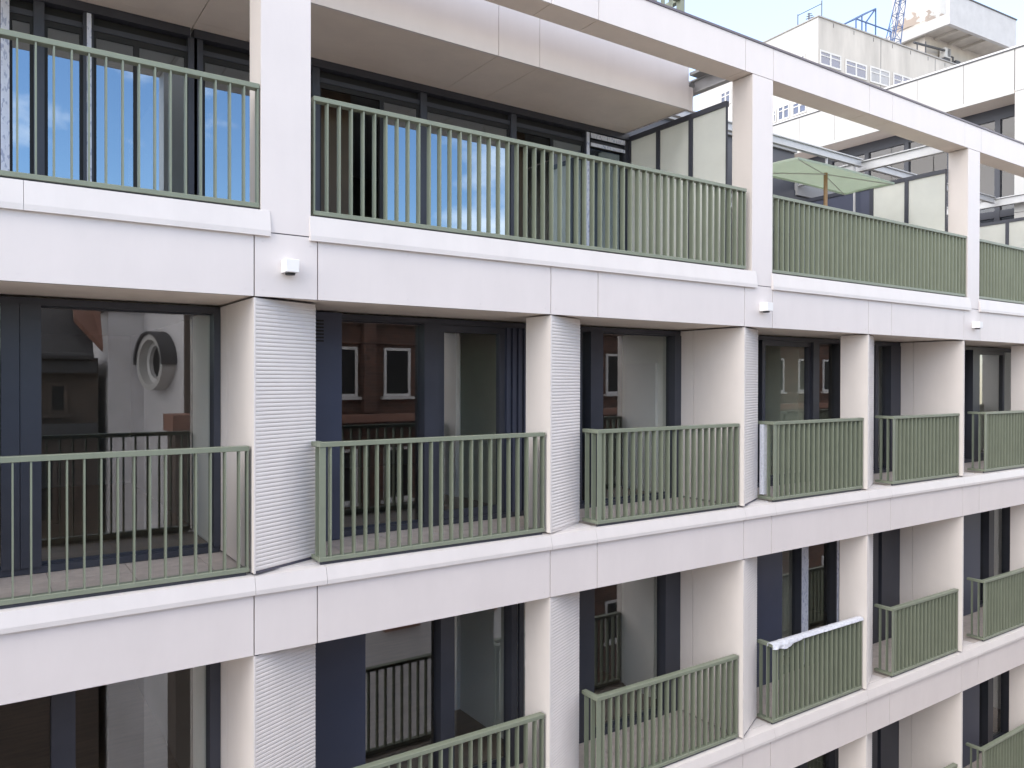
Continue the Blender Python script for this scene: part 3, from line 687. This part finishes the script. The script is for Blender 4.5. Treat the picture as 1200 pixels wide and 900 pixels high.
# cantilevered top box
FO = -2.0
c0 = loc(1113, 27.5, 'f', FO); c1 = loc(1191, 24, 'f', FO); W_ = c1[0]-c0[0]
hb, ht = c0[2], c1[2]; hl = loc(1111, 13.5, 'f', FO)[2]
tl = loc(1046, 48, 's', c0[0])[1]
mb = MB(); mb.box(c0[0], c0[0]+W_, FO, FO+.4, hb, ht); mb.box(c0[0]+W_-.4, c0[0]+W_, FO+.41, tl, hb, ht-.02); mb.build('penthouse_parapet', mat('pale_grey_render', (.48, .48, .49), .85, 0, .08, .8), T, xf=XF)
mb = MB(); mb.box(c0[0], c0[0]+.4, FO+.41, tl+1, hb+.02, hl); mb.build('penthouse_side_parapet', 'winglight', T, xf=XF)
mb = MB(); mb.box(c0[0]+.41, c0[0]+W_-.41, FO+.41, tl, hb+.35, hb+.8)
for i in range(3): mb.box(c0[0]+2.6+i*2.6, c0[0]+3.0+i*2.6, FO+.42, 1.29, hb+.06, hb+.349)
mb.build('penthouse_soffit', 'beige', T, xf=XF)
mb = MB(); mb.box(c0[0]+.9, c0[0]+W_-.45, 1.3, tl+8, HT+.12, hb+.34); mb.build('penthouse_wall', 'beige', T, xf=XF)
mb = MB(); mb.box(c0[0]-.08, c0[0]+W_+.08, FO-.08, FO+.45, ht+.005, ht+.14); mb.build('penthouse_coping', 'slate', T, xf=XF)
def tp(s, t_, h): p = XF @ Vector((s, t_, 0)); return (p.x, p.y, h)
# air conditioner on the roof
s = loc(1109, 70, 'f', .6)[0]; zb = HT+.12
ac = thing('air_conditioner', 'boxy grey air conditioner under the cantilevered top box of the beige block', 'air conditioner', *tp(s, .6, zb))
za = max(zb+.2, loc(1109, 68, 'f', .6)[2])
mb = MB(); mb.box(s-.5, s+.6, .45, 1.1, za, za+1.1); mb.build('casing', 'acgrey', ac, xf=XF, bevel=.03)
mb = MB()
for i in range(7): mb.box(s+.0, s+.5, .42, .448, za+.15+i*.13, za+.22+i*.13)
mb.build('fan_grille', 'slate', ac, xf=XF)
mb = MB(); mb.box(s-.45, s+.55, .5, 1.05, zb, za-.002); mb.build('bracket', 'slate', ac, xf=XF)
s0 = loc(1072, 60, 'f', .4)[0]
pr = thing('roof_pipework', 'thin dark pipe run on the roof of the beige block below its cantilevered top box', 'pipes', *tp(s0, .4, zb))
mb = MB(); mb.tube((s0, .5, loc(1072, 50, 'f', .5)[2]), (s-.55, .5, loc(1101, 57, 'f', .5)[2]), .13, 6)
for q, hh in ((.5, 1.1), (2.0, 1.6)): mb.tube((s0+q, .45, zb), (s0+q, .45, zb+hh), .07, 6)
mb.tube((s+1.1, .5, zb), (s+1.1, .5, zb+1.0), .09, 6); mb.tube((s+1.1, .5, zb+1.0), (s+.75, .5, zb+1.0), .09, 6); mb.box(s+1.5, s+2.4, .4, .9, zb+.35, zb+.75); mb.build('pipe', 'slate', pr, xf=XF)
# peeling tank on the box roof
tt = tl+3.5
sc = loc(1079, 30, 'f', tt)[0]; r_ = (loc(1097, 30, 'f', tt)[0]-loc(1060.5, 30, 'f', tt)[0])/2
ztk = loc(1079, 40, 'f', tt)[2]
tk = thing('rooftop_tank', 'round white tank with peeling patches on the roof of the beige block', 'tank', *tp(sc, tt, ztk))
mb = MB(); mb.tube((sc, tt, ztk), (sc, tt, ztk+9), r_, 28); mb.build('tank_shell', 'peel', tk, xf=XF)
mb = MB(); mb.tube((sc, tt, ztk+9.0), (sc, tt, ztk+9.3), r_+.12, 28); mb.build('tank_rim', 'acgrey', tk, xf=XF)
mb = MB(); mb.box(sc-3, sc+6, tt-2.4, tt+3, hb+.36, ztk-.01); mb.build('plant_room', 'beige', T, xf=XF)
# lattice mast
tm = 2.0; sm = loc(1044, 40, 'f', tm)[0]
ms = thing('lattice_mast', 'slim blue-grey lattice mast beside the round tank on the roof', 'mast', *tp(sm, tm, zb))
mb = MB(); w0, w1, hh = .6, .28, 9.0
def mp_(q, zz): w = w0+(w1-w0)*zz/hh; return (sm+q[0]*w+.27*zz, tm+q[1]*w, zb+zz)
qs = [(-1, -1), (1, -1), (1, 1), (-1, 1)]
for q in qs: mb.tube(mp_(q, 0), mp_(q, hh), .06, 5)
mb.build('leg', 'blue', ms, xf=XF); mb = MB()
for i in range(6):
    z0, z1 = i*1.5, (i+1)*1.5
    for j in range(4): mb.tube(mp_(qs[j], z0), mp_(qs[(j+1) % 4], z1), .03, 5); mb.tube(mp_(qs[j], z1), mp_(qs[(j+1) % 4], z1), .04, 5)
mb.build('bracing', 'blue', ms, xf=XF)
# blue tube frame on the roof edge
s0, s1, s2 = (loc(x, 40, 'f', .6)[0] for x in (1003, 1026, 1044))
rf = thing('roof_frame', 'blue steel tube frame standing on the front edge of the beige block roof', 'frame', *tp(s0, .6, zb))
mb = MB(); za, zc_ = loc(1003, 22, 'f', .6)[2], loc(1026, 10, 'f', .6)[2]; y0, y1 = .6, 2.2
for (p, q) in (((s0, y0, zb), (s0, y0, za)), ((s0, y0, za), (s1, y0, zc_)), ((s1, y0, zc_), (s1, y0, zb)), ((s0, y0, za), (s2, y0, za)), ((s0, y0, za), (s0, y1, za)), ((s0, y1, za), (s1, y1, zc_)), ((s1, y1, zc_), (s1, y0, zc_)), ((s1, y1, zc_), (s1, y1, zb)), ((s0, y1, zb), (s0, y1, za)), ((s2, y0, za), (s2, y0, zb)), (((s0+s1)/2, y0, zb), ((s0+s1)/2, y0, za)), ((s1, y0, zc_), ((s0+s1)/2, y0, za))): mb.tube(p, q, .08, 6)
mb.build('tube_frame', 'blue', rf, xf=XF)
# aerial
ta, ta0, tb = (loc(x, 20, 's', 1.0)[1] for x in (948, 935, 963)); zt = loc(963, 3, 's', 1.0)[2]
an = thing('roof_aerial', 'thin roof aerial with a crossbar on the left corner of the beige block', 'antenna', *tp(1.0, ta, zb))
mb = MB(); mb.tube((1, ta0, zb), (1, ta0, zt), .05, 5); mb.tube((1, tb, zb), (1, tb, zt+.2), .05, 5); mb.tube((1, ta0, zt-.1), (1, tb, zt-.1), .04, 5); mb.tube((1, ta, zb), (1, ta, zt-.4), .07, 5)
for i in range(5): w = .9-.15*i; mb.tube((1, ta-w, zb+.2+.22*i), (1, ta+w*.6, zb+.35+.22*i), .05, 4)
mb.build('aerial_rods', 'slate', an, xf=XF)

# ================================================================ HOUSES ACROSS THE COURTYARD (seen as reflections in the glass)
V0 = -14.0
K = thing('brick_house', 'red-brown brick house with white windows, seen as a reflection in balcony glass', 'building', 12, V0-5, -H0)
mb = MB(); mb.box(2.6, 34, V0-10, V0, -H0, 3.3); mb.build('brick_wall', 'brick', K)
mb = MB()
for u in (2.6, 4.62, 7.0, 9.1, 11.4, 13.6, 16, 18.3, 20.6, 23): mb.box(u, u+.42, V0, V0+.30, -1.75, 3.2)
mb.box(2.6, 34, V0, V0+.10, 1.02, 1.25); u = 2.7
while u < 33.5: mb.box(u, u+.12, V0+.101, V0+.2, 1.04, 1.22); u += .26
mb.box(2.6, 34, V0, V0+.07, .42, .62); mb.build('brick_pilaster', 'brick', K)
mb = MB(); mb.box(2.55, 34, V0+.001, V0+.75, -2.02, -1.80); mb.build('stone_ledge', 'rust', K)
mb = MB(); mb.box(2.5, 34, V0-10, V0+.25, 3.31, 3.6); mb.build('eaves', 'rust', K)
def house_window(parent, u0, u1, h0, h1, v, fm='white'):
    w = part_empty('window', parent); f = MB(); q = .09
    f.box(u0, u0+q, v+.01, v+.07, h0, h1); f.box(u1-q, u1, v+.01, v+.07, h0, h1); f.box(u0+q+.001, u1-q-.001, v+.01, v+.07, h1-q, h1); f.box(u0+q+.001, u1-q-.001, v+.01, v+.07, h0, h0+q)
    f.box(u0-.1, u1+.1, v+.002, v+.16, h0-.09, h0-.005); f.build('frame', fm, w)
    p = MB(); p.box(u0+q, u1-q, v+.03, v+.04, h0+q, h1-q); p.build('pane', 'black', w)
u = 3.55
while u < 30:
    for j, (z0, z1) in enumerate(((-1.25, .32), (-4.6, -2.9), (-7.9, -6.2), (-11, -9.4))): house_window(K, u, u+.95, z0, z1, V0)
    u += 1.85 if int(u) % 2 else 2.05
# pale lower front standing before the brick house
Q = thing('low_white_house', 'pale rendered low house, seen as a reflection in the lower balcony glass', 'building', 8, V0+2, -H0)
mb = MB(); mb.box(3.2, 8.6, V0+.8, V0+3.2, -H0, -5.0); mb.build('outer_wall', 'whitewall', Q)
mb = MB(); mb.box(3.1, 8.7, V0+.79, V0+3.4, -4.99, -4.75); mb.build('eaves', 'rust', Q)
for u in (4.0, 6.6): house_window(Q, u, u+.9, -7.6, -6.2, V0+3.2, 'rust')
# white stair block with a porthole
P = thing('white_stair_block', 'white rendered block with a round porthole window, seen as a reflection', 'building', 0, V0, -H0)
mb = MB(); mb.prism([(-2.55, V0+.3), (-1.70, V0+.3), (-1.12, V0+2.4), (1.2, V0+2.4), (1.2, V0-8), (-2.55, V0-8)], -H0, 1.1); mb.build('outer_wall', 'whitewall', P)
mb = MB(); mb.prism([(-2.7, V0+.45), (-1.80, V0+.42), (-1.22, V0+2.6), (1.35, V0+2.6), (1.35, V0-8), (-2.7, V0-8)], 1.101, 1.32); mb.build('eaves', 'darkwall', P)
c = Vector((-1.42, V0+1.32, -.27)); dr = Vector((.58, 2.1, 0)).normalized(); nn = Vector((-dr.y, dr.x, 0))
def ring(r0, r1, d0, d1, name, m, a0=0, a1=2*math.pi, seg=40):
    mb = MB(); pr_ = []
    for i in range(seg+1):
        t_ = a0+(a1-a0)*i/seg; e = dr*math.cos(t_)+Vector((0, 0, 1))*math.sin(t_)
        pr_.append([mb.bm.verts.new(c+e*r+nn*d+Vector((0, 0, H0))) for r, d in ((r0, d0), (r1, d0), (r1, d1), (r0, d1))])
    for i in range(seg):
        for j in range(4): mb.bm.faces.new((pr_[i][j], pr_[i+1][j], pr_[i+1][(j+1) % 4], pr_[i][(j+1) % 4]))
    if a1-a0 < 6.2: mb.bm.faces.new(pr_[0]); mb.bm.faces.new(pr_[-1][::-1])
    return mb.build(name, m, P)
ring(.58, .72, .003, .34, 'porthole_surround', 'acgrey'); ring(.44, .575, .003, .14, 'porthole_frame', 'white'); ring(.001, .43, .02, .04, 'porthole_pane', 'black'); ring(.725, .79, .003, .40, 'porthole_hood', 'slate', R(-5), R(185))
mb = MB(); mb.box(-1.6, .6, V0+2.42, V0+3.6, -1.95, -1.55); mb.build('canopy_roof', 'rust', P)
mb = MB(); mb.box(-1.5, .4, V0+2.42, V0+3.4, -H0, -1.96); mb.build('porch_wall', 'darkwall', P)
mb = MB(); mb.box(-1.115, -.75, V0+2.405, V0+2.55, -H0, 1.1); mb.build('corner_quoin', 'darkwall', P)
# slate-roofed old house
Z = thing('slate_roofed_house', 'old sooty house with steep slate roof, reflected in the left balcony glass', 'building', -8, V0, -H0)
mb = MB(); mb.box(-26, -2.75, V0-9, V0, -H0, -.15); mb.build('outer_wall', 'darkwall', Z)
mb = MB(); mb.slab([(-4.55, V0+.35, -.1), (-2.9, V0+.35, -.1), (-2.9, V0-1.6, 3.0), (-4.0, V0-1.6, 3.0)], (0, .06, .06)); mb.slab([(-26, V0+.35, -.9), (-4.6, V0+.35, -.9), (-4.6, V0-1.6, -.35), (-26, V0-1.6, -.35)], (0, .06, .06)); mb.build('roof', 'slate', Z)
mb = MB(); mb.slab([(-3.35, V0+.45, .75), (-2.7, V0+.5, -.02), (-2.7, V0-1.5, 3.2), (-3.3, V0-1.5, 3.2)], (0, .12, .12)); mb.build('verge', 'rust', Z)
mb = MB(); mb.tube((-26, V0+.45, -.12), (-2.9, V0+.45, -.12), .09, 8); mb.box(-26, -2.8, V0+.001, V0+.3, -.55, -.25); mb.box(-26, -2.8, V0+.001, V0+.4, -2.1, -1.85); mb.build('gutter', 'slate', Z)
mb = MB(); mb.box(-5.2, -4.8, V0-.6, V0-.1, -.8, -.1); mb.build('chimney', 'brick', Z)
for u in (-4.6, -3.9, -7, -9): house_window(Z, u, u+.45, -1.6, -.8, V0, 'darkwall')
for u in (-4.7, -7, -9.4): house_window(Z, u, u+1.0, -4.4, -2.6, V0, 'darkwall')
